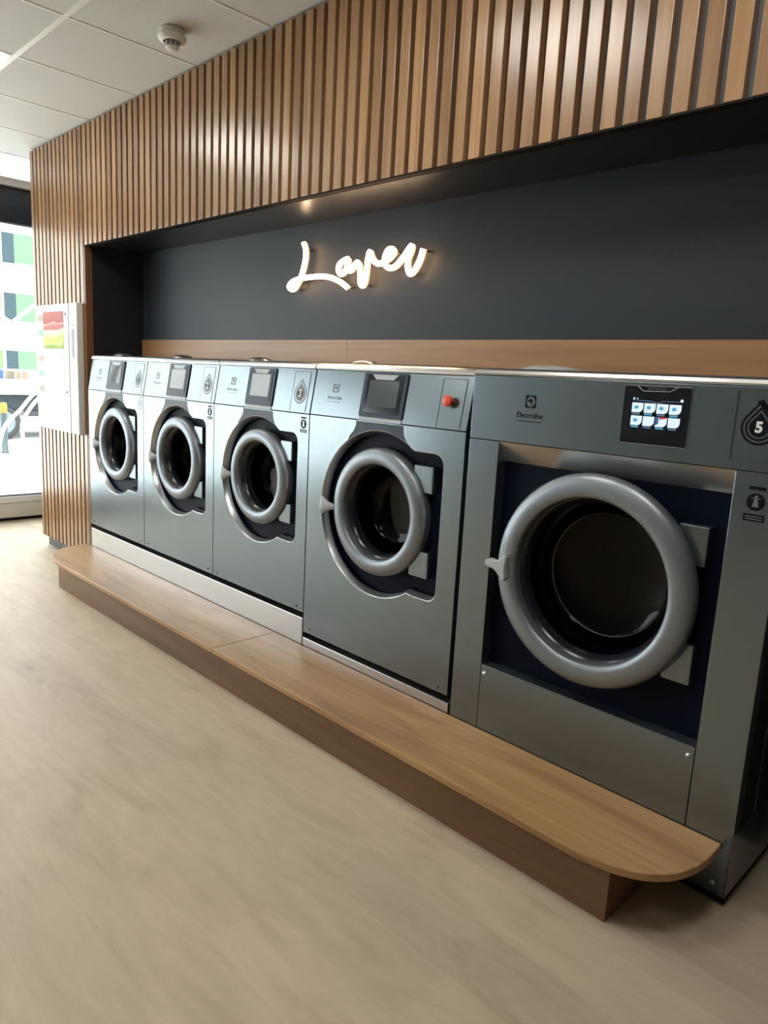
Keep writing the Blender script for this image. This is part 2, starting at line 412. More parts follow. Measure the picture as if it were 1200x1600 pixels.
def sticker(root,x0,x1,z0,z1,dark,light):
    """notice: title bar, round pictogram, text block"""
    b=MB(); w=x1-x0; h=z1-z0; cx=(x0+x1)/2; f=lambda y: (lambda p,q,d:(p,y,q))
    b.prism(rrect(x0+w*.12,x1-w*.1,z1-h*.13,z1-h*.03,h*.01),XZ(0),-.0005,-.0001)
    cz=z1-h*.46
    b.prism(circ(cx,cz,w*.44,32),XZ(0),-.0005,-.0001)
    b.prism(rrect(x0,x1,z0,z0+h*.2,h*.012),XZ(0),-.0005,-.0001)
    # pale figure in the disc
    y=-.0008
    b.add([(cx-w*.08,y,cz+w*.12),(cx+w*.08,y,cz+w*.12),(cx+w*.16,y,cz-w*.25),(cx-w*.16,y,cz-w*.25)],[(0,1,2,3)],1)
    b.add([(cx-w*.3,y,cz+w*.22),(cx-w*.02,y,cz+w*.10),(cx-w*.02,y,cz+w*.18)],[(0,1,2)],1)
    b.add([(cx+w*.3,y,cz+w*.22),(cx+w*.02,y,cz+w*.10),(cx+w*.02,y,cz+w*.18)],[(0,2,1)],1)
    b.add([(cx+w*.08*math.cos(a),y,cz+w*.26+w*.08*math.sin(a)) for a in [2*PI*i/12 for i in range(12)]],[tuple(range(12))],1)
    for i in range(2):
        zz=z0+h*(.05+.07*i); b.add([(x0+w*.1,y,zz),(x1-w*.1,y,zz),(x1-w*.1,y,zz+h*.025),(x0+w*.1,y,zz+h*.025)],[(0,1,2,3)],1)
    return b.build('notice_sticker',[dark,light],root)

def front_with_recess(root,x0,x1,zb,zt,cx,cz,R,hole_r):
    out=recess_outline(cx,cz,R)
    b=MB()
    b.holed([(x0,zb),(x1,zb),(x1,zt),(x0,zt)],out,XZ(0))
    # returns of the sheet
    for a,c in (((x0,zb),(x0,zt)),((x0,zt),(x1,zt)),((x1,zt),(x1,zb)),((x1,zb),(x0,zb))):
        b.add([(a[0],0,a[1]),(c[0],0,c[1]),(c[0],.05,c[1]),(a[0],.05,a[1])],[(0,1,2,3)])
    fp=b.build('front_panel',M['steel'],root)
    # rounded steel lip of the recess
    rows=[(0,0),(.0015,.0006),(.003,.003),(.013,.031)]
    n=len(out); vs=[];fs=[]
    for ins,y in rows:
        for p in scale_about(out,cx,cz,ins): vs.append((p[0],y,p[1]))
    for j in range(len(rows)-1):
        for i in range(n): fs.append((j*n+i,j*n+(i+1)%n,(j+1)*n+(i+1)%n,(j+1)*n+i))
    lip=MB().add(vs,fs,0,True).build('recess_lip',M['recess_steel'],fp)
    vs=[];
    for ins,y in ((.0129,.031),(.016,.0455)):
        for p in scale_about(out,cx,cz,ins): vs.append((p[0],y,p[1]))
    MB().add(vs,[(i,(i+1)%n,n+(i+1)%n,n+i) for i in range(n)]).build('recess_wall',M['navy'],root)
    inner=scale_about(out,cx,cz,.0155)
    rp=MB().holed(inner,circ(cx,cz_ring(cz),hole_r,64),XZ(.0455)).build('recess_panel',M['navy'],root)
    return fp
_cr=[0]
def cz_ring(cz): return _cr[0]

def handle_small(door,cx,cz,ro,s=1.0):
    """flared grey grip at the left rim of the door: wide outside, narrow neck to the ring"""
    xn=cx-ro+.004*s
    b=MB()
    rows=[(.008*s,.010*s,-.004),(-.010*s,.011*s,-.012),(-.026*s,.018*s,-.020),(-.042*s,.030*s,-.026),(-.054*s,.036*s,-.026),(-.060*s,.036*s,-.022)]
    n=12; vs=[];fs=[]
    for dx,h,yf in rows:
        for k in range(n):
            a=2*PI*k/n
            vs.append((xn+dx,(yf+.016)+.013*math.cos(a),cz-.004+h*math.sin(a)))
    for j in range(len(rows)-1):
        for k in range(n): fs.append((j*n+k,j*n+(k+1)%n,(j+1)*n+(k+1)%n,(j+1)*n+k))
    fs.append(tuple(range(n))); fs.append(tuple(range(len(rows)*n-1,(len(rows)-1)*n-1,-1)))
    b.add(vs,fs,0,True)
    b.box(xn-.012*s,xn+.03*s,.004,.022,cz-.010*s,cz+.004*s,0)
    return b.build('handle',M['grey_plastic'],door)

def washer(x0,w,zb,zp,zt,cx,ring_c,R,rec_c,ro,ri,label,badge,marks,scr,group,name='washing_machine',steel='steel'):
    x1=x0+w
    root=empty(name,(x0+w/2,0,zb),label,'washing machine',group)
    inv=[]
    ctl=tilt(zp,zt,.032)
    _cr[0]=ring_c
    g=.0022
    before=set(bpy.data.objects)
    # cabinet: open-fronted casing
    cb=MB()
    a,b_,c,d=x0+g,x1-g,.05,.74
    cb.box(a,a+.004,c,d,zb,zt).box(b_-.004,b_,c,d,zb,zt).box(a,b_,d-.004,d,zb,zt).box(a,b_,c,d,zb,zb+.004)
    cab=cb.build('cabinet',M[steel],root)
    # side cheeks of the leaning panel
    front_with_recess(root,x0+g,x1-g,zb,zp-.0035,cx,rec_c,R,ro-.02)
    # control panel, leaning back
    cp=MB()
    cp.prism([(x0+g,zp),(x1-g,zp),(x1-g,zt),(x0+g,zt)],lambda p,q,dd: ctl(p,q,-dd) if dd<.01 else (p,.06,q),0,.02)
    ctlp=cp.build('control_panel',M[steel],root,bev=.0015)
    # screen module
    sx0,sx1=scr
    fr=MB()
    top,bot=zt-.004,zp+.014
    fr.prism(rrect(sx0,sx1,bot,top,.008),lambda p,q,dd: ctl(p,q,dd),.0,.006)
    disp=fr.build('display',M['navy_frame'],root,bev=.001)
    fr=MB(); sw=sx1-sx0; sh=top-bot
    fr.prism(rrect(sx0+sw*.09,sx1-sw*.09,bot+sh*.10,top-sh*.05,.004),lambda p,q,dd: ctl(p,q,dd),.0055,.0075)
    bz=fr.build('bezel',M['bezel'] if badge is None else M['navy_frame'],disp)
    # bright thin outline and top clip
    cp=MB()
    z0,z1=top-sh*.15,top-sh*.035
    cp.prism([(sx0+sw*.20,z1),(sx1-sw*.20,z1),(sx1-sw*.30,z0),(sx0+sw*.30,z0)],lambda p,q,dd: ctl(p,q,dd),.0072,.009)
    cp.build('clip',M['grey_plastic'],disp)
    sc=MB(); sc.prism(rrect(sx0+sw*.16,sx1-sw*.16,bot+sh*.24,top-sh*.17,.002),lambda p,q,dd: ctl(p,q,dd),.007,.0085)
    sc.build('screen',M['screen_off'],disp)
    lp=MB().prism(rrect(sx0+.002,sx1-.002,zp-.001,bot-.001,.003),lambda p,q,dd: ctl(p,q,dd),.0,.003).build('sill',M['grey_plastic'],disp)
    # dark neck between screen and recess
    a_l=[(sx0-.012,zp-.006),(sx0-.012,zp-.022),(sx0-.024,zp-.045),(sx0-.045,zp-.064)]
    arcp=[]
    aL=math.atan2(1,0)
    xa,xb=sx0-.055,sx1+.050
    for i in range(17):
        xx=xa+(xb-xa)*i/16; dz=R*R-(xx-cx)**2
        arcp.append((xx,rec_c+math.sqrt(max(dz,0))+.0003))
    a_r=[(sx1+.030,zp-.062),(sx1+.016,zp-.040),(sx1+.012,zp-.022),(sx1+.012,zp-.006)]
    a_l=[p for p in a_l if p[1]>rec_c+math.sqrt(max(R*R-(p[0]-cx)**2,0))+.001]
    a_r=[p for p in a_r if p[1]>rec_c+math.sqrt(max(R*R-(p[0]-cx)**2,0))+.001]
    nk=MB().add([(p[0],-.0006,p[1]) for p in a_l+arcp+a_r],[tuple(range(len(a_l+arcp+a_r)))])
    nk.build('dark_neck',M['navy_frame'],root)
    # right inset plate with thin dark outline
    px0,px1=x1-.139,x1-.030
    pl=MB()
    pz0,pz1=zp+.004,zt-.012
    t=.0016
    for q in ((px0,px0+t*1.6,pz0,pz1),(px1-t,px1,pz0,pz1),(px0,px1,pz1-t,pz1)):
        pl.prism([(q[0],q[2]),(q[1],q[2]),(q[1],q[3]),(q[0],q[3])],lambda p,q2,dd: ctl(p,q2,dd),.0,.0006,1)
    pl.prism([(px0+.004,pz0+.002),(px1-.003,pz0+.002),(px1-.003,pz1-.003),(px0+.004,pz1-.003)],lambda p,q2,dd: ctl(p,q2,dd),.0,.0012,0)
    plate=pl.build('side_plate',[M[steel],M['seam']],root)
    pcx=(px0+px1)/2
    if badge:
        bd=MB()
        bcz=zp+.080; r=.042
        for i,(rr,tt,mi) in enumerate(((1,1.45,0),(.86,1.22,1),(.74,1.05,0),(.46,.56,2),(.38,.44,3))):
            pts=teardrop(pcx+.003,bcz,r*rr,r*max(tt,rr*1.02),36) if i<3 else circ(pcx+.003,bcz,r*rr,28)
            bd.add([ctl(p,q,.0016+.0004*i) for p,q in pts],[tuple(range(len(pts)))],mi)
        vs,fs=mesh_text(badge,.040,lambda x,y: ctl(pcx+.003+x,bcz+y,.0038),bold=.0015)
        bd.add(vs,fs,4)
        bd.build('number_badge',[M['mark_mid'],M['steel'],M['mark_soft'],M['mark_dark'],M['seam'] if False else M['mark_white']],plate)
    else:
        eb=MB()
        c=ctl(pcx-.004,zp+.096,0)
        eb.lathe([(.001,c[1]-.027),(.017,c[1]-.027),(.0195,c[1]-.025),(.0195,c[1]-.016),(.012,c[1]-.014),(.012,c[1]+.002)],c[0],c[2],n=32)
        e=eb.build('emergency_button',M['red'],root); e['label']='red emergency stop button'
    lg=logo(root,x0+.137,zp+.112,.034,lambda x,z,n: ctl(x,z,n),marks)
    if marks!='none' : pass
    # top lid: rolled steel edge
    tl=MB()
    prof=[(.026,zt+.002),(.024,zt+.010),(.028,zt+.019),(.038,zt+.025),(.055,zt+.027),(.74,zt+.027),(.74,zt+.002)]
    tl.prism(prof,lambda p,q,dd:(dd,p,q),x0+g,x1-g)
    tl.build('top_lid',M['steel_bright'],root)
    vc=MB().lathez([(.060,zt+.026),(.058,zt+.030),(.045,zt+.040),(.022,zt+.045),(.001,zt+.046)],x0+.15,.16).build('vent_cap',M['steel_bright'],root)
    # door
    door=door_parts(root,cx,ring_c,ro,ri,.034,-.012)
    drum(root,cx,ring_c,ri*1.25)
    handle_small(door,cx,ring_c-.015,ro,1.0 if ro<.23 else 1.1)
    for s in (1,-1):
        zc0=ring_c+s*.138*ro/.218-(.0 if s>0 else -.0)
        hh=.043*ro/.218
        hx=cx+.232*ro/.218
        MB().box(cx+ro*.70,hx,.016,.042,zc0-hh,zc0+hh,0,.003).build('hinge',M['steel'],door)
    # little fixings along the foot of the panel
    for xx in (x0+.045,x1-.045): MB().lathe([(.001,-.003),(.004,-.002),(.005,.0005)],xx,zb+.02,n=12).build('screw',M['seam'],root)
    # feet under the casing
    for xx in (x0+.07,x1-.07):
        for yy in (.10,.66): MB().lathez([(.001,zb-.0265),(.025,zb-.0265),(.022,zb-.012),(.012,zb-.010),(.012,zb+.002)],xx,yy,n=16).build('foot',M['gap'],root)
    new=[o for o in bpy.data.objects if o not in before]
    mv=Matrix.Translation(-Vector(root.location))
    for o in new:
        if o.type=='MESH': o.data.transform(mv)
    return root

def sub(root,names):
    return [c for c in root.children_recursive if c.name.split('.')[0] in names]

GRP='row of steel washing machines'
# the three small washers
defs=[(-.012,'1','mark_soft','steel washing machine farthest left, next to the slatted column'),
      (.7235,'2','mark_soft','second steel washing machine from the slatted column, empty dark drum'),
      (1.459,'3','mark_mid','third steel washing machine from the column, pale laundry behind its door glass')]
for x0,num,mk,lab in defs:
    r=washer(x0,.7345,.331,1.190,1.374,x0+.367,.880,.290,.866,.219,.160,lab,num,M[mk],(x0+.262,x0+.467),GRP)
    st=sticker(r,x0+.675,x0+.718,1.110,1.177,M['mark_dark'] if num!='1' else M['mark_soft'],M['steel'])
    st.data.transform(Matrix.Translation(-Vector(r.location)))
# the larger fourth washer with the red stop button
r4=washer(2.1955,.829,.247,1.191,1.374,2.610,.845,.322,.836,.248,.183,'larger steel washing machine with round red stop button on its panel',None,M['mark_mid'],(2.492,2.722),GRP)

# the largest washer
def big_washer():
    x0,x1=3.041,4.013; xa,xb=3.160,3.889; zp=1.173; zt=1.378; zr=.416
    root=empty('washing_machine',((x0+x1)/2,0,0),'largest steel washing machine at the right end, square dark door recess and lit touch screen','washing machine',GRP)
    before=set(bpy.data.objects)
    cb=MB()
    cb.box(x0,x0+.004,.05,.80,.03,zt).box(x0,x1-.004,.796,.80,.03,zt).box(x0,x1,.05,.80,.03,.034)
    cb.build('cabinet',M['steel'],root)
    sd=MB().box(x1-.004,x1,.045,.80,.222,zt,0).build('side_panel',M['black'],root); sd['label']='black side panel'
    sd=MB().box(x1-.003,x1+.001,.0,.80,.032,.220,0).build('lower_side_panel',M['steel'],root)
    MB().box(x1+.0002,x1+.0012,.150,.153,.222,zt).build('side_seam',M['mark_mid'],root)
    MB().box(x0+.03,x1-.006,.02,.78,.0,.031).build('base',M['gap'],root)
    MB().box(x0,x1,.0,.05,zp,zt,0,.002).build('control_panel',M['steel'],root)
    MB().box(x0,xa,.0,.05,.032,zp-.002,0,.0015).build('frame_post',M['steel'],root)
    MB().box(xb+.001,x1,.0,.05,.032,zp-.002,0,.0015).build('frame_post',M['steel'],root)
    lo=MB().box(xa+.0015,xb-.001,.0,.05,.036,zr,0,.003).build('lower_panel',M['steel'],root)
    for xx in (xa+.018,xb-.016):
        MB().lathe([(.001,-.006),(.006,-.005),(.008,-.001),(.008,.001)],xx,.386,n=20).build('screw',M['steel_bright'],lo)
    MB().lathe([(.001,-.004),(.007,-.003),(.008,.001)],3.978,.062,n=16).build('screw',M['steel_bright'],root)
    # recess: sloping head, sides, dark back with round hole
    MB().add([(xa,0,zp-.002),(xb,0,zp-.002),(xb,.048,1.104),(xa,.048,1.104)],[(0,1,2,3)]).build('recess_head',M['recess_steel'],root)
    cx,cz,ro,ri=3.527,.797,.318,.245
    MB().holed([(xa,zr-.02),(xb,zr-.02),(xb,1.12),(xa,1.12)],circ(cx,cz,ro-.02,64),XZ(.047)).build('recess_panel',M['navy'],root)
    # door: standing proud
    pr_=ro-ri
    door=MB().lathe([(ro-.03,.047),(ro-.012,.03),(ro-.002,.004),(ro,-.012),(ro-.003,-.022),(ro-pr_*.12,-.031),(ro-pr_*.3,-.037),(ro-pr_*.5,-.040),(ro-pr_*.72,-.040),(ro-pr_*.9,-.037),(ri+.002,-.030),(ri,-.018),(ri-.001,.02),(ri+.01,.046)],cx,cz,n=120).build('door',M['ring'],root)
    MB().lathe([(ri-.0005,-.004),(ri-.010,.004),(ri-.012,.012),(ri*.93,.030)],cx,cz,n=96).build('door_gasket',M['bowl'],door)
    MB().lathe([(ri*.765,.100),(ri*.772,.096),(ri*.778,.098),(ri*.772,.101),(ri*.765,.102)],cx,cz,n=96).build('bowl_rim',mat('bowl_rim_plastic',(.05,.055,.07),.15),door)
    MB().lathe([(ri*.93,.030),(ri*.88,.055),(ri*.82,.085),(ri*.775,.102),(ri*.74,.108),(ri*.5,.112),(ri*.25,.114),(.0005,.115)],cx,cz,n=96).build('door_glass',M['door_glass'],door)
    r=ri*1.25
    MB().lathe([(r*.75,.105),(r,.13),(r,.55),(.001,.55)],cx,cz,n=64).build('drum',M['drum'],root)
    # T-shaped handle
    hb=MB()
    hx,hz=3.252,.781
    out=[(-.068,.006),(-.064,.016),(-.056,.019),(-.034,.016),(-.014,.022),(-.002,.038),(.006,.043),(.013,.040),(.014,.030),(.010,.012),(.010,-.012),(.014,-.030),(.011,-.040),(.002,-.042),(-.012,-.026),(-.026,-.014),(-.040,-.009),(-.058,-.008),(-.066,-.003)]
    hb.prism([(hx+p,hz+q) for p,q in out],lambda p,q,d:(p,-.030-d-(.012 if p<hx-.03 else 0)*0,q),0,.030)
    h=hb.build('handle',M['grey_plastic'],door,bev=.004)
    MB().box(hx-.006,hx+.012,-.034,-.020,hz-.01,hz+.01).build('handle_stem',M['black'],h)
    for z0,z1 in ((.904,1.012),(.572,.688)):
        MB().box(3.762,3.842,.014,.046,z0,z1,0,.003).build('hinge',M['steel'],door)
    # unlock mark pressed into the ring
    lk=MB()
    pts=[(3.262+.018*math.cos(a),.852+.018*math.sin(a)) for a in [PI*.95-PI*.9*i/12 for i in range(13)]]
    pts=[(3.244,.838)]+pts+[(3.281,.844),(3.281,.832)]
    lk.tube([(p,-.0455,q) for p,q in pts],.0009,n=5)
    lk.tube([(3.238,-.045,.835),(3.246,-.045,.835)],.0009,n=5).tube([(3.262,-.045,.829),(3.278,-.045,.829)],.0009,n=5)
    lk.build('lock_mark',M['mark_soft'],door)
    # touch screen
    sx0,sx1,sz0,sz1=3.572,3.757,1.212,1.367
    dp=MB().prism(rrect(sx0,sx1,sz0,sz1,.003),XZ(0),-.004,.001).build('display',M['bezel'],root)
    ol=MB().holed(rrect(sx0-.0018,sx1+.0018,sz0-.0018,sz1+.0018,.004),rrect(sx0,sx1,sz0,sz1,.003),XZ(-.0015)).build('display_edge',M['steel_bright'],dp)
    sc=MB()
    f=lambda x,z,d=0: (x,-.0046-d,z)
    def quad(x0_,x1_,z0_,z1_,mi,d=0): sc.add([f(x0_,z0_,d),f(x1_,z0_,d),f(x1_,z1_,d),f(x0_,z1_,d)],[(0,1,2,3)],mi)
    quad(3.594,3.742,1.246,1.334,0)
    xs=[3.599,3.634,3.669,3.704]; 
    for row,(zt_,zb_) in enumerate(((1.322,1.294),(1.287,1.259))):
        for i,xx in enumerate(xs):
            w,h=.032,.026; r=.013
            pts=[(xx,zt_),(xx,zt_-h),(xx+w-r,zt_-h)]+[(xx+w-r+r*math.sin(a),zt_-h+r-r*math.cos(a)) for a in [PI/2*k/6 for k in range(1,7)]]+[(xx+w,zt_)]
            sc.add([f(p,q,.0003) for p,q in pts],[tuple(range(len(pts)))],1)
            if row==0 or i==0:
                c=(xx+.013,zt_-.012); pp=[(c[0]+.0065*math.cos(a),c[1]+.005*math.sin(a)) for a in [2*PI*k/14 for k in range(14)]]
                sc.add([f(p,q,.0005) for p,q in pp],[tuple(range(14))],3)
            if row==1 and i==2:
                sc.add([f(xx,zt_,.0006),f(xx,zt_-.022,.0006),f(xx+.009,zt_-.018,.0006),f(xx+.009,zt_,.0006)],[(0,1,2,3)],2)
                sc.add([f(xx+.010,zt_,.0006),f(xx+.010,zt_-.006,.0006),f(xx+.028,zt_-.004,.0006),f(xx+.032,zt_,.0006)],[(0,1,2,3)],4)
            quad(xx+.002,xx+.024,zt_-h-.006,zt_-h-.002,3 if (i+row)%2 else 5,.0003)
    sc.add([f(3.598,1.328,.0003),f(3.655,1.327,.0003),f(3.662,1.324,.0003),f(3.676,1.324,.0003),f(3.682,1.328,.0003),f(3.738,1.329,.0003),f(3.738,1.3305,.0003),f(3.681,1.3295,.0003),f(3.676,1.3258,.0003),f(3.662,1.3258,.0003),f(3.656,1.3285,.0003),f(3.598,1.3295,.0003)],[(0,1,2,3,8,9),(3,4,5,6,7,8),(0,9,10,11)],5)
    for xx,rr in ((3.603,.003),(3.613,.002),(3.735,.0042)):
        sc.add([f(xx+rr*math.cos(a),1.333+rr*math.sin(a),.0004) for a in [2*PI*k/10 for k in range(10)]],[tuple(range(10))],1)
    sc.build('screen',[M['bezel'],M['icon'],M['icon_blue'],M['icon_grey'],M['icon_red'],M['line_blue']],dp)
    # notch line and small maker text at the head of the display
    nt=MB().tube([f(3.611,1.366),f(3.626,1.354),f(3.70,1.355),f(3.722,1.3675)],.0007,n=5)
    nt.build('display_notch',M['mark_white'],dp)
    vs,fs=mesh_text('ELECTROLUX',.0085,lambda x,y:(3.664+x,-.0047,1.361+y))
    MB().add(vs,fs).build('display_text',M['mark_mid'],dp)
    logo(root,3.267,1.304,.038,lambda x,z,n:(x,-n,z),M['mark_dark'],'brand_mark')
    # inset square with the droplet badge
    px0,px1,pz0,pz1=3.868,3.992,1.195,1.372
    pl=MB().holed(rrect(px0,px1,pz0,pz1,.004),rrect(px0+.004,px1-.004,pz0+.004,pz1-.004,.003),XZ(-.003))
    for pts in (rrect(px0,px1,pz0,pz1,.004),rrect(px0+.004,px1-.004,pz0+.004,pz1-.004,.003)):
        pl.prism(pts,XZ(0),-.003,0,0,(False,False))
    plate=pl.build('side_plate',M['steel'],root)
    bd=MB(); bx,bz,r=3.930,1.280,.043
    for i,(rr,tt,mi) in enumerate(((1,1.62,0),(.87,1.40,1),(.76,1.22,0),(.64,1.02,1),(.54,.86,0))):
        pts=teardrop(bx,bz,r*rr,r*tt,44); bd.add([(p,-.0004-.0002*i,q) for p,q in pts],[tuple(range(len(pts)))],mi)
    # crossing stripes at the tip
    for k in (0,1):
        o_=k*.010
        a=(bx-.012+o_,bz+.062-.004*k); b2=(bx+.020+o_,bz+.030-.004*k)
        bd.add([(a[0],-.0018,a[1]),(a[0]+.005,-.0018,a[1]+.004),(b2[0]+.005,-.0018,b2[1]+.004),(b2[0],-.0018,b2[1])],[(0,1,2,3)],0)
    vs,fs=mesh_text('5',.036,lambda x,y:(bx+x,-.0022,bz+y),bold=.0016); bd.add(vs,fs,2)
    bd.build('number_badge',[M['mark_dark'],M['steel'],M['mark_white']],plate)
    sticker(root,3.922,3.972,1.050,1.140,M['mark_dark'],M['mark_mid'])
    tl=MB()
    prof=[(.004,zt+.002),(.0,zt+.008),(.004,zt+.017),(.016,zt+.023),(.035,zt+.025),(.80,zt+.025),(.80,zt+.002)]
    tl.prism(prof,lambda p,q,dd:(dd,p,q),x0,x1).build('top_lid',M['steel_bright'],root)
    MB().lathez([(.105,zt+.024),(.10,zt+.029),(.06,zt+.038),(.001,zt+.041)],x0+.19,.16).build('vent_cap',M['grey_plastic'],root)
    mv=Matrix.Translation(-Vector(root.location))
    for o in bpy.data.objects:
        if o not in before and o.type=='MESH': o.data.transform(mv)
    return root
big_washer()

# laundry inside the third washer
lb=MB()
bm=bmesh.new(); bmesh.ops.create_icosphere(bm,subdivisions=5,radius=1)
from mathutils import noise
for v in bm.verts:
    p=v.co.copy(); n=noise.noise(p*2.6)*.20+abs(noise.noise(p*5.5+Vector((3,1,7))))*.16+noise.noise(p*11)*.03
    v.co=p*(1-.12+n)
    v.co=Vector((1.752+v.co.x*.105,.220+v.co.y*.062,.822+v.co.z*.120))
lb.frombm(bm,0,True); bm.free()
o=lb.build('laundry',M['laundry']); shift(o,(1.775,.20,.73)); tag(o,'crumpled pale laundry behind the door glass of the third washer','laundry')

# ------------------------------------------------------------------ steel plinths under the washers
o=MB().box(-.010,2.1905,.0,.70,.0,.304,0,.002).build('steel_plinth',M['steel_bright']); shift(o,(1.09,.3,0)); tag(o,'long brushed steel plinth under the three smaller washers','plinth')
o=MB().box(2.1955,3.030,.0,.70,.0,.220,0,.002).build('steel_plinth',M['steel_bright']); shift(o,(2.61,.3,0)); tag(o,'low brushed steel plinth under the washer with the red button','plinth')

# ------------------------------------------------------------------ wooden step in front
BZ=.184
left=[(-.058,-.003),(-.062,-.06),(-.045,-.15),(-.005,-.215),(.045,-.258),(.10,-.287),(.18,-.316),(.26,-.329),(.34,-.333)]
right=[(3.74,-.333),(3.80,-.324),(3.85,-.309),(3.905,-.280),(3.950,-.232),(3.978,-.17),(3.990,-.10),(3.989,-.003)]
XS=1.999
def step(name,outline,bx0,bx1,label,end):
    root=empty(name,((bx0+bx1)/2,-.15,0),label,'step bench','wooden step units along the washers')
    b=[]
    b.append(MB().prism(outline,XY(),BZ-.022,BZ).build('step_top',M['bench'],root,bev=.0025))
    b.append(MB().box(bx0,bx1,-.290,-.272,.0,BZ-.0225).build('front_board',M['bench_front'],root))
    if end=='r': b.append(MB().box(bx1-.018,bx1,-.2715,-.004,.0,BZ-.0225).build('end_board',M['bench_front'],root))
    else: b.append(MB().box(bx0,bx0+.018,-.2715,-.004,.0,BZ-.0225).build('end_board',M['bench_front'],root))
    for o in b: o.data.transform(Matrix.Translation(-Vector(root.location)))
left=smooth_path(left,4); right=smooth_path(right,4)
step('wooden_step',left+[(XS-.0008,-.333),(XS-.0008,-.003)],.194,XS-.0008,'far half of the low oak step, beside the slatted column','l')
step('wooden_step',[(XS+.0008,-.003),(XS+.0008,-.333)]+right,XS+.0008,3.825,'near half of the low oak step, rounded end before the largest washer','r')

# ------------------------------------------------------------------ neon sign
NY=.333
L1=[(1.694,1.962),(1.71,1.93),(1.712,1.899),(1.706,1.868),(1.692,1.83),(1.677,1.803),(1.657,1.778),(1.629,1.754),(1.6,1.757),(1.59,1.77),(1.607,1.785),(1.645,1.796),(1.693,1.801),(1.767,1.803),(1.838,1.801),(1.898,1.793),(1.948,1.778),(1.987,1.761),(2.018,1.743)]
L2=[(2.016,1.866),(1.99,1.861),(1.961,1.847),(1.953,1.823),(1.967,1.804),(1.989,1.807),(2.009,1.828),(2.016,1.865),(2.022,1.833),(2.03,1.814),(2.047,1.82),(2.064,1.838),(2.08,1.846),(2.095,1.827),(2.1,1.787),(2.104,1.758),(2.117,1.746),(2.13,1.755),(2.14,1.796),(2.145,1.848),(2.156,1.885),(2.172,1.86),(2.194,1.839),(2.22,1.831),(2.249,1.836),(2.285,1.852),(2.304,1.87),(2.295,1.883),(2.272,1.884),(2.254,1.864),(2.249,1.838),(2.263,1.817),(2.293,1.808),(2.325,1.818),(2.362,1.849),(2.403,1.888),(2.402,1.867),(2.388,1.841),(2.387,1.809),(2.398,1.783),(2.411,1.779),(2.432,1.795),(2.454,1.828),(2.469,1.87)]
ns=empty('neon_sign',(2.03,NY,1.75),'glowing warm white script neon sign on the dark niche wall','sign')
parts_0=[]
for Lp in (L1,L2):
    tb=MB(); sd=MB()
    P=smooth_path(Lp,4)
    tb.tube([(x,NY,z) for x,z in P],.0118,n=12)
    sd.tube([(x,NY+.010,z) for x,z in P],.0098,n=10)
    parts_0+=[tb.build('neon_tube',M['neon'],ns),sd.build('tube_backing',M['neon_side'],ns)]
parts_=[]
for x,z in ((1.70,1.93),(1.63,1.757),(2.01,1.748),(2.117,1.75),(2.30,1.87),(2.40,1.784),(2.468,1.866),(1.84,1.80)):
    parts_.append(MB().lathe([(.004,NY+.012),(.004,NB-.0005),(.001,NB-.0005)],x,z,n=10).build('standoff',M['grey_plastic'],ns))
for e in ([(2.018,NY+.004,1.742),(2.019,NY+.006,1.731)],[(2.399,NY+.004,1.778),(2.398,NY+.006,1.768)]):
    parts_.append(MB().tube(e,.004,n=8).build('tube_end',M['mark_mid'],ns))
for o in parts_+parts_0: o.data.transform(Matrix.Translation(-Vector(ns.location)))

# ------------------------------------------------------------------ smoke detector
dx,dy=1.470,-.226
sd=empty('smoke_detector',(dx,dy,CEIL),'round white smoke detector on the ceiling','smoke detector')
q=[MB().lathez([(.001,-.001),(.050,-.001),(.052,-.006),(.052,-.020),(.050,-.022)],0,0).build('base',M['detector'],sd),
   MB().lathez([(.050,-.022),(.058,-.025),(.060,-.034),(.055,-.044),(.036,-.050)],0,0).build('body',M['detector'],sd),
   MB().lathez([(.027,-.050),(.026,-.068)],0,0).build('sensor_chamber',M['mark_mid'],sd),
   MB().lathez([(.028,-.068),(.029,-.072),(.024,-.078),(.001,-.080)],0,0).build('cap',M['detector'],sd)]
rb=MB()
for i in range(9):
    a=2*PI*i/9; rb.box(-.002,.002,-.001,.001,0,.0001) if False else rb.lathez([(.0025,-.050),(.0025,-.068)],.0275*math.cos(a),.0275*math.sin(a),n=6)
rb.build('ribs',M['detector'],sd)

# ------------------------------------------------------------------ payment terminal on the column
py=-.022
pt=empty('payment_terminal',(-.44,SLY,.9),'flat white payment panel with pictures mounted on the slatted column','payment terminal')
bd=MB().box(-.792,-.112,py,SLY-.0006,.890,1.716,0,.006).build('housing',M['white_metal'],pt)
dr=MB().box(-.788,-.236,py-.004,py+.001,.894,1.712,0,.002).build('front_door',M['white_metal'],pt)
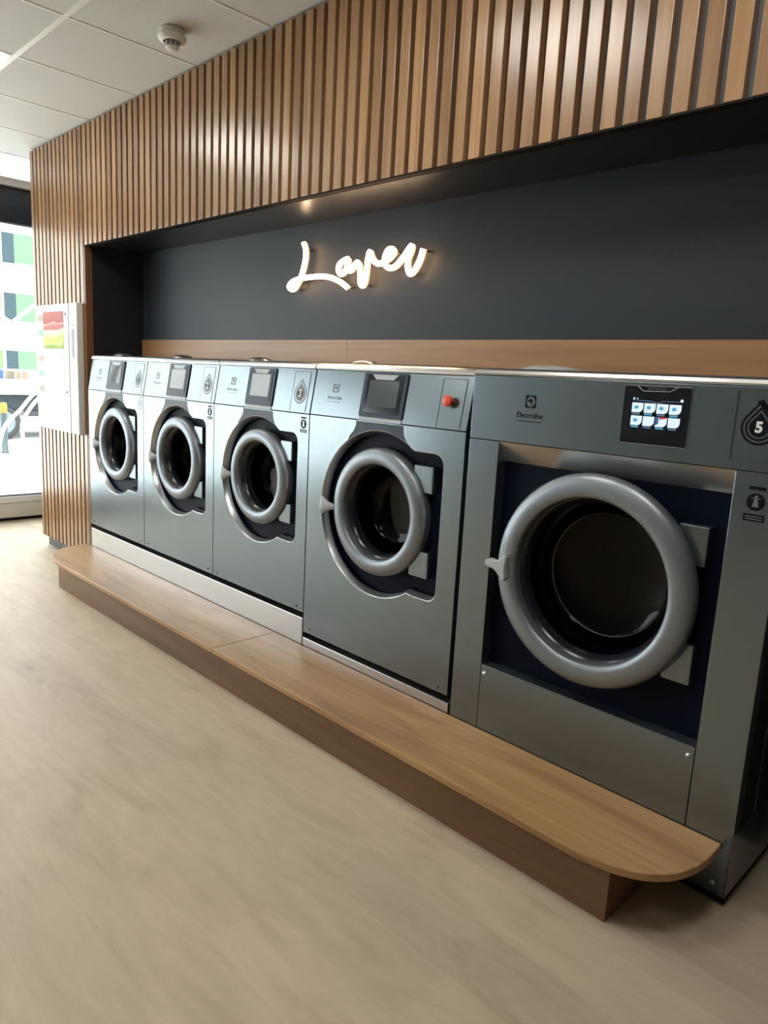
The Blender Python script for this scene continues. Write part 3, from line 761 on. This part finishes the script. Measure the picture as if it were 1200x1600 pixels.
# pictures on the door
m=mat('poster_picture',(.5,.5,.5),.5,spec=.1)
v=coords(m,(3.2,1,5.5)); vn=N(m,'ShaderNodeTexNoise',Scale=1.0,Detail=2.0,Distortion=.8); Lk(m,v,vn.inputs['Vector'])
sx=N(m,'ShaderNodeSeparateXYZ'); g=N(m,'ShaderNodeNewGeometry'); Lk(m,g.outputs['Position'],sx.inputs[0])
ad=N(m,'ShaderNodeMath',operation='MULTIPLY_ADD'); Lk(m,vn.outputs['Fac'],ad.inputs[0]); ad.inputs[1].default_value=.10; Lk(m,sx.outputs['Z'],ad.inputs[2])
mr=N(m,'ShaderNodeMapRange'); mr.inputs['From Min'].default_value=1.48; mr.inputs['From Max'].default_value=1.72; Lk(m,ad.outputs[0],mr.inputs['Value'])
Lk(m,ramp(m,mr.outputs['Result'],[(0,(.30,.42,.12)),(.16,(.62,.70,.22)),(.26,(.50,.62,.15)),(.38,(.80,.82,.45)),(.47,(.72,.74,.66)),(.52,(.50,.16,.14)),(.66,(.62,.24,.20)),(.69,(.75,.6,.55)),(.73,(.46,.13,.12)),(1,(.52,.20,.18))]),bsdf(m).inputs['Base Color'])
pic=MB().prism(rrect(-.655,-.312,1.430,1.668,.010),XZ(py-.0042),-.002,0).build('picture',m,dr); pic['label']='green and red picture'
m2=mat('display_blue',(.62,.72,.80),.4,spec=.15)
v=coords(m2,(4,1,3)); vn=N(m2,'ShaderNodeTexNoise',Scale=1.0,Detail=1.0); Lk(m2,v,vn.inputs['Vector'])
Lk(m2,ramp(m2,vn.outputs['Fac'],[(.35,(.52,.64,.72)),(.6,(.74,.80,.84))]),bsdf(m2).inputs['Base Color'])
pic=MB().prism(rrect(-.645,-.318,1.130,1.388,.006),XZ(py-.0042),-.002,0).build('screen',m2,dr); pic['label']='pale blue lower panel'
lab_m=[mat('label_beige',(.48,.42,.36),.5,spec=.1),mat('label_green',(.38,.52,.48),.5,spec=.1)]
for z,h,mi in ((1.628,.020,0),(1.535,.022,1),(1.362,.018,0),(1.262,.018,1),(1.160,.020,0)):
    MB().prism(rrect(-.765,-.668,z-h,z+h,.004),XZ(py-.0042),-.001,0).build('key_label',lab_m[mi],dr)
sp=MB().box(-.192,-.158,py-.002,py+.001,1.378,1.552,0).build('card_slot',M['slot'],pt)
MB().box(-.194,-.150,py-.0015,py+.001,1.579,1.583).build('coin_slot',M['black'],pt)
MB().box(-.2365,-.2335,py-.0006,py+.001,.895,1.711).build('door_gap',M['mark_mid'],pt)
for zz in (1.648,1.155): MB().lathe([(.001,py-.010),(.009,py-.010),(.010,py-.004)],-.275,zz,n=16).build('lock',M['grey_plastic'],dr)
for o in pt.children_recursive: o.data.transform(Matrix.Translation(-Vector(pt.location)))

# ------------------------------------------------------------------ shop window on the left
Y0,Y1=-4.9,.88
struct(MB().box(XWIN-.06,XWIN,Y0,Y1,2.42,2.684).build('trim_3',M['fascia']))
struct(MB().box(XWIN-.06,XWIN+.05,Y0,Y1,2.685,2.7495).build('trim_4',mat('pelmet_beige',(.50,.47,.40),.6)))
struct(MB().box(XWIN-.06,XWIN+.02,Y0,Y1,.028,.150,0,.004).build('baseboard_left',mat('sill_cream',(.68,.64,.55),.3)))
struct(MB().box(XWIN-.06,XWIN+.012,Y0,Y1,.152,.205,0,.004).build('trim_5',M['white']))
struct(MB().box(XWIN-.06,XWIN-.01,Y0,Y1,.0,.027).build('trim_6',M['gap']))
w1=struct(bpy.data.objects.new('window_1',None)); COL.objects.link(w1); w1.location=(XWIN-.03,-2.0,.2)
fr=MB()
fr.box(XWIN-.055,XWIN-.005,Y0,Y1,.206,.220).box(XWIN-.055,XWIN-.005,Y0,Y1,2.405,2.419)
for y in (Y0,-2.9,-1.0,Y1-.05): fr.box(XWIN-.055,XWIN-.005,y,y+.05,.221,2.404)
a=fr.build('window_frame',mat('frame_grey',(.22,.23,.25),.4),w1)
b=MB().box(XWIN-.034,XWIN-.026,Y0,Y1,.218,2.408).build('window_glass',M['win_glass'],w1)
for o in (a,b): o.data.transform(Matrix.Translation(-Vector(w1.location)))
vm=bpy.data.materials.new('vinyl_white'); vm.use_nodes=True; nt=vm.node_tree; nt.nodes.clear()
t_=nt.nodes.new('ShaderNodeBsdfTranslucent'); t_.inputs[0].default_value=(.9,.9,.9,1)
o_=nt.nodes.new('ShaderNodeOutputMaterial'); nt.links.new(t_.outputs[0],o_.inputs[0]); M['vinyl']=vm
# white vinyl lines stuck on the glass
def decal(name,paths,w,label):
    b=MB(); X=XWIN-.0255
    for P in paths:
        P=smooth_path(P,5); n=len(P); vs=[]
        for i,(y,z) in enumerate(P):
            t=Vector((P[min(i+1,n-1)][0]-P[max(i-1,0)][0],P[min(i+1,n-1)][1]-P[max(i-1,0)][1])).normalized()
            vs+= [(X,y-t.y*w/2,z+t.x*w/2),(X,y+t.y*w/2,z-t.x*w/2)]
        b.add(vs,[(2*i,2*i+1,2*i+3,2*i+2) for i in range(n-1)])
    o=b.build(name,M['vinyl']); c=P[0]; shift(o,(X,c[0],c[1])); return tag(o,label,'window sticker')
decal('window_decal',[[(.04,1.80),(.09,1.72),(.128,1.672),(.185,1.640)],[(.185,1.640),(.27,1.715),(.42,1.845)]],.030,'white crossing vinyl lines stuck high on the shop window')
decal('window_decal',[[(.36,1.09),(.30,1.03),(.22,.93),(.12,.83),(.075,.74),(.045,.62)],[(.44,1.09),(.36,1.02),(.285,.92),(.235,.82),(.235,.70)]],.030,'white curved vinyl lines stuck low on the shop window')

# ------------------------------------------------------------------ the street outside
plaster=mat('street_white',(.66,.66,.65),.8)
pv=mat('pavement',(.70,.70,.68),.9)
struct(MB().box(-60,-2.06,-40,45,-.35,-.05).build('ground',pv))
bx=-18.0
hb=empty('apartment_building',(bx,5,-.05),'white building across the street with green window bands','building')
B=[MB().box(bx-8,bx,-14,30,-.05,7.5).build('wall',plaster,hb)]
green=mat('green_blinds',(.105,.165,.112),.6,spec=0); gry=mat('grey_pane',(.042,.062,.070),.6,spec=0); lime=mat('lime_blinds',(.12,.165,.09),.6,spec=0)
for z0,z1 in ((4.02,4.80),(2.42,3.18),(.95,1.58),(5.6,6.4)):
    k=-12
    for k in range(-5,9):
        y=5.15+2.1*k
        f=MB().box(bx-.02,bx+.02,y+.31,y+2.02,z0,z1).build('window',green if k%2==0 else lime,hb); B.append(f)
        f=MB().box(bx-.02,bx+.025,y,y+.31,z0-.04,z1).build('shutter',gry,hb); B.append(f)
        f=MB().box(bx,bx+.06,y-.08,y+2.05,z0-.05,z0-.03).build('window_sill',M['mark_mid'],hb); B.append(f)
for o in B: o.data.transform(Matrix.Translation(-Vector(hb.location)))
# parked flatbed truck
tx=-9.0
tk=empty('flatbed_truck',(tx,2.5,-.05),'parked white flatbed truck with drop sides outside the window','truck')
T=[]
wm=mat('truck_white',(.88,.88,.87),.5); dk=mat('truck_chassis',(.03,.036,.038),.6,spec=0)
T.append(MB().box(tx-1.8,tx,.2,6.2,.74,.79).box(tx-.02,tx,.2,6.2,.80,.90).box(tx-.02,tx,.2,6.2,.905,1.0).box(tx-1.8,tx-1.78,.2,6.2,.8,1.15).build('load_bed',wm,tk))
T.append(MB().box(tx-1.7,tx-.05,.3,6.1,.46,.735).build('chassis',dk,tk))
T.append(MB().box(tx-1.75,tx-.02,2.6,6.0,.36,.455).build('side_guard',M['black'],tk))
for y in (1.0,2.47,2.57,4.2,5.6): T.append(MB().box(tx,tx+.012,y-.012,y+.012,.74,1.13).build('bed_post',M['mark_mid'],tk))
for y in (2.25,5.2):
    t_=MB()
    def wl(prof,cy,cz,b):
        n=40; vs=[];fs=[]
        for r,xx in prof:
            for i in range(n):
                a=2*PI*i/n; vs.append((xx,cy+r*math.cos(a),cz+r*math.sin(a)))
        for j in range(len(prof)-1):
            for i in range(n): fs.append((j*n+i,j*n+(i+1)%n,(j+1)*n+(i+1)%n,(j+1)*n+i))
        b.add(vs,fs,0,True)
    wl([(.20,tx-.02),(.27,tx-.01),(.30,tx-.03),(.30,tx-.25),(.2,tx-.26)],y,.252,t_)
    w_=t_.build('wheel',M['black'],tk); T.append(w_)
    t_=MB(); wl([(.001,tx-.04),(.12,tx-.04),(.17,tx-.015),(.205,tx-.02),(.205,tx-.05)],y,.252,t_)
    T.append(t_.build('wheel_rim',mat('rim',(.10,.12,.13),.5),w_))
T.append(MB().box(tx-1.75,tx-.1,-1.6,.1,.30,1.9,0,.06).build('cab',wm,tk))
for o in T: o.data.transform(Matrix.Translation(-Vector(tk.location)))
o=MB().box(tx-.9,tx-.35,1.6,2.40,.792,1.16,0,.03).build('blue_crate',mat('crate_blue',(.015,.05,.12),.5)); shift(o,(tx-.6,2.0,.792)); tag(o,'blue load on the truck bed','crate')
o=MB().box(tx-.9,tx-.35,2.56,2.80,.792,1.14,0,.02).build('orange_crate',mat('crate_orange',(.14,.10,.06),.5)); shift(o,(tx-.6,2.7,.792)); tag(o,'pale orange box on the truck bed','box')
# street bollard
bo=empty('bollard',(-7.1,1.675,-.05),'dark street bollard with a yellow band outside the window','bollard')
MB().lathez([(.001,.0),(.060,.0),(.060,.02),(.045,.03),(.042,.60)],0,0,n=20).build('post',mat('bollard_green',(.02,.035,.037),.5),bo)
MB().lathez([(.046,.60),(.050,.61),(.050,.72),(.042,.75),(.001,.76)],0,0,n=20).build('yellow_band',mat('bollard_yellow',(.14,.115,.006),.5),bo)

# ------------------------------------------------------------------ light
wd=bpy.data.worlds.new('world'); S.world=wd; wd.use_nodes=True
nt=wd.node_tree; bg=nt.nodes['Background']
bg.inputs['Color'].default_value=(.92,.96,1.0,1); bg.inputs['Strength'].default_value=6.3
sun=bpy.data.lights.new('sun','SUN'); sun.energy=7.0; sun.angle=.02; sun.color=(1,.97,.92)
so=bpy.data.objects.new('sun',sun); COL.objects.link(so); so.rotation_euler=Vector((-.55,.25,-1.25)).to_track_quat('-Z','Y').to_euler(); so.location=(8,-3,12)
pl=bpy.data.lights.new('window_portal','AREA'); pl.shape='RECTANGLE'; pl.size=5.7; pl.size_y=2.2; pl.cycles.is_portal=True
po=bpy.data.objects.new('window_portal',pl); COL.objects.link(po); po.location=(XWIN-.08,-2.0,1.3); po.rotation_euler=Vector((1,0,0)).to_track_quat('-Z','Z').to_euler()

S.view_settings.view_transform='Standard'; S.view_settings.look='None'; S.view_settings.exposure=0.18; S.view_settings.gamma=1.0
S.cycles.max_bounces=8; S.cycles.diffuse_bounces=4; S.cycles.glossy_bounces=4; S.cycles.transparent_max_bounces=12
S.cycles.sample_clamp_indirect=6.0; S.cycles.use_denoising=True; S.cycles.caustics_reflective=False; S.cycles.caustics_refractive=False

# ------------------------------------------------------------------ camera (solved from the photograph)
cam=bpy.data.cameras.new('camera'); co=bpy.data.objects.new('camera',cam); COL.objects.link(co); S.camera=co
yaw,pitch,roll,f=.7825465,-.1836407,.0530985,1121.548
F=Vector((-math.sin(yaw)*math.cos(pitch),math.cos(yaw)*math.cos(pitch),math.sin(pitch)))
R=Vector((math.cos(yaw),math.sin(yaw),0)); U=R.cross(F)
R,U=R*math.cos(roll)+U*math.sin(roll),U*math.cos(roll)-R*math.sin(roll)
mtx=Matrix((R,U,-F)).transposed().to_4x4(); mtx.translation=Vector((4.5355,-1.8892,1.3504)); co.matrix_world=mtx
cam.sensor_fit='VERTICAL'; cam.sensor_height=24.0; cam.lens=f*24.0/1600.0; cam.clip_start=.05; cam.clip_end=300
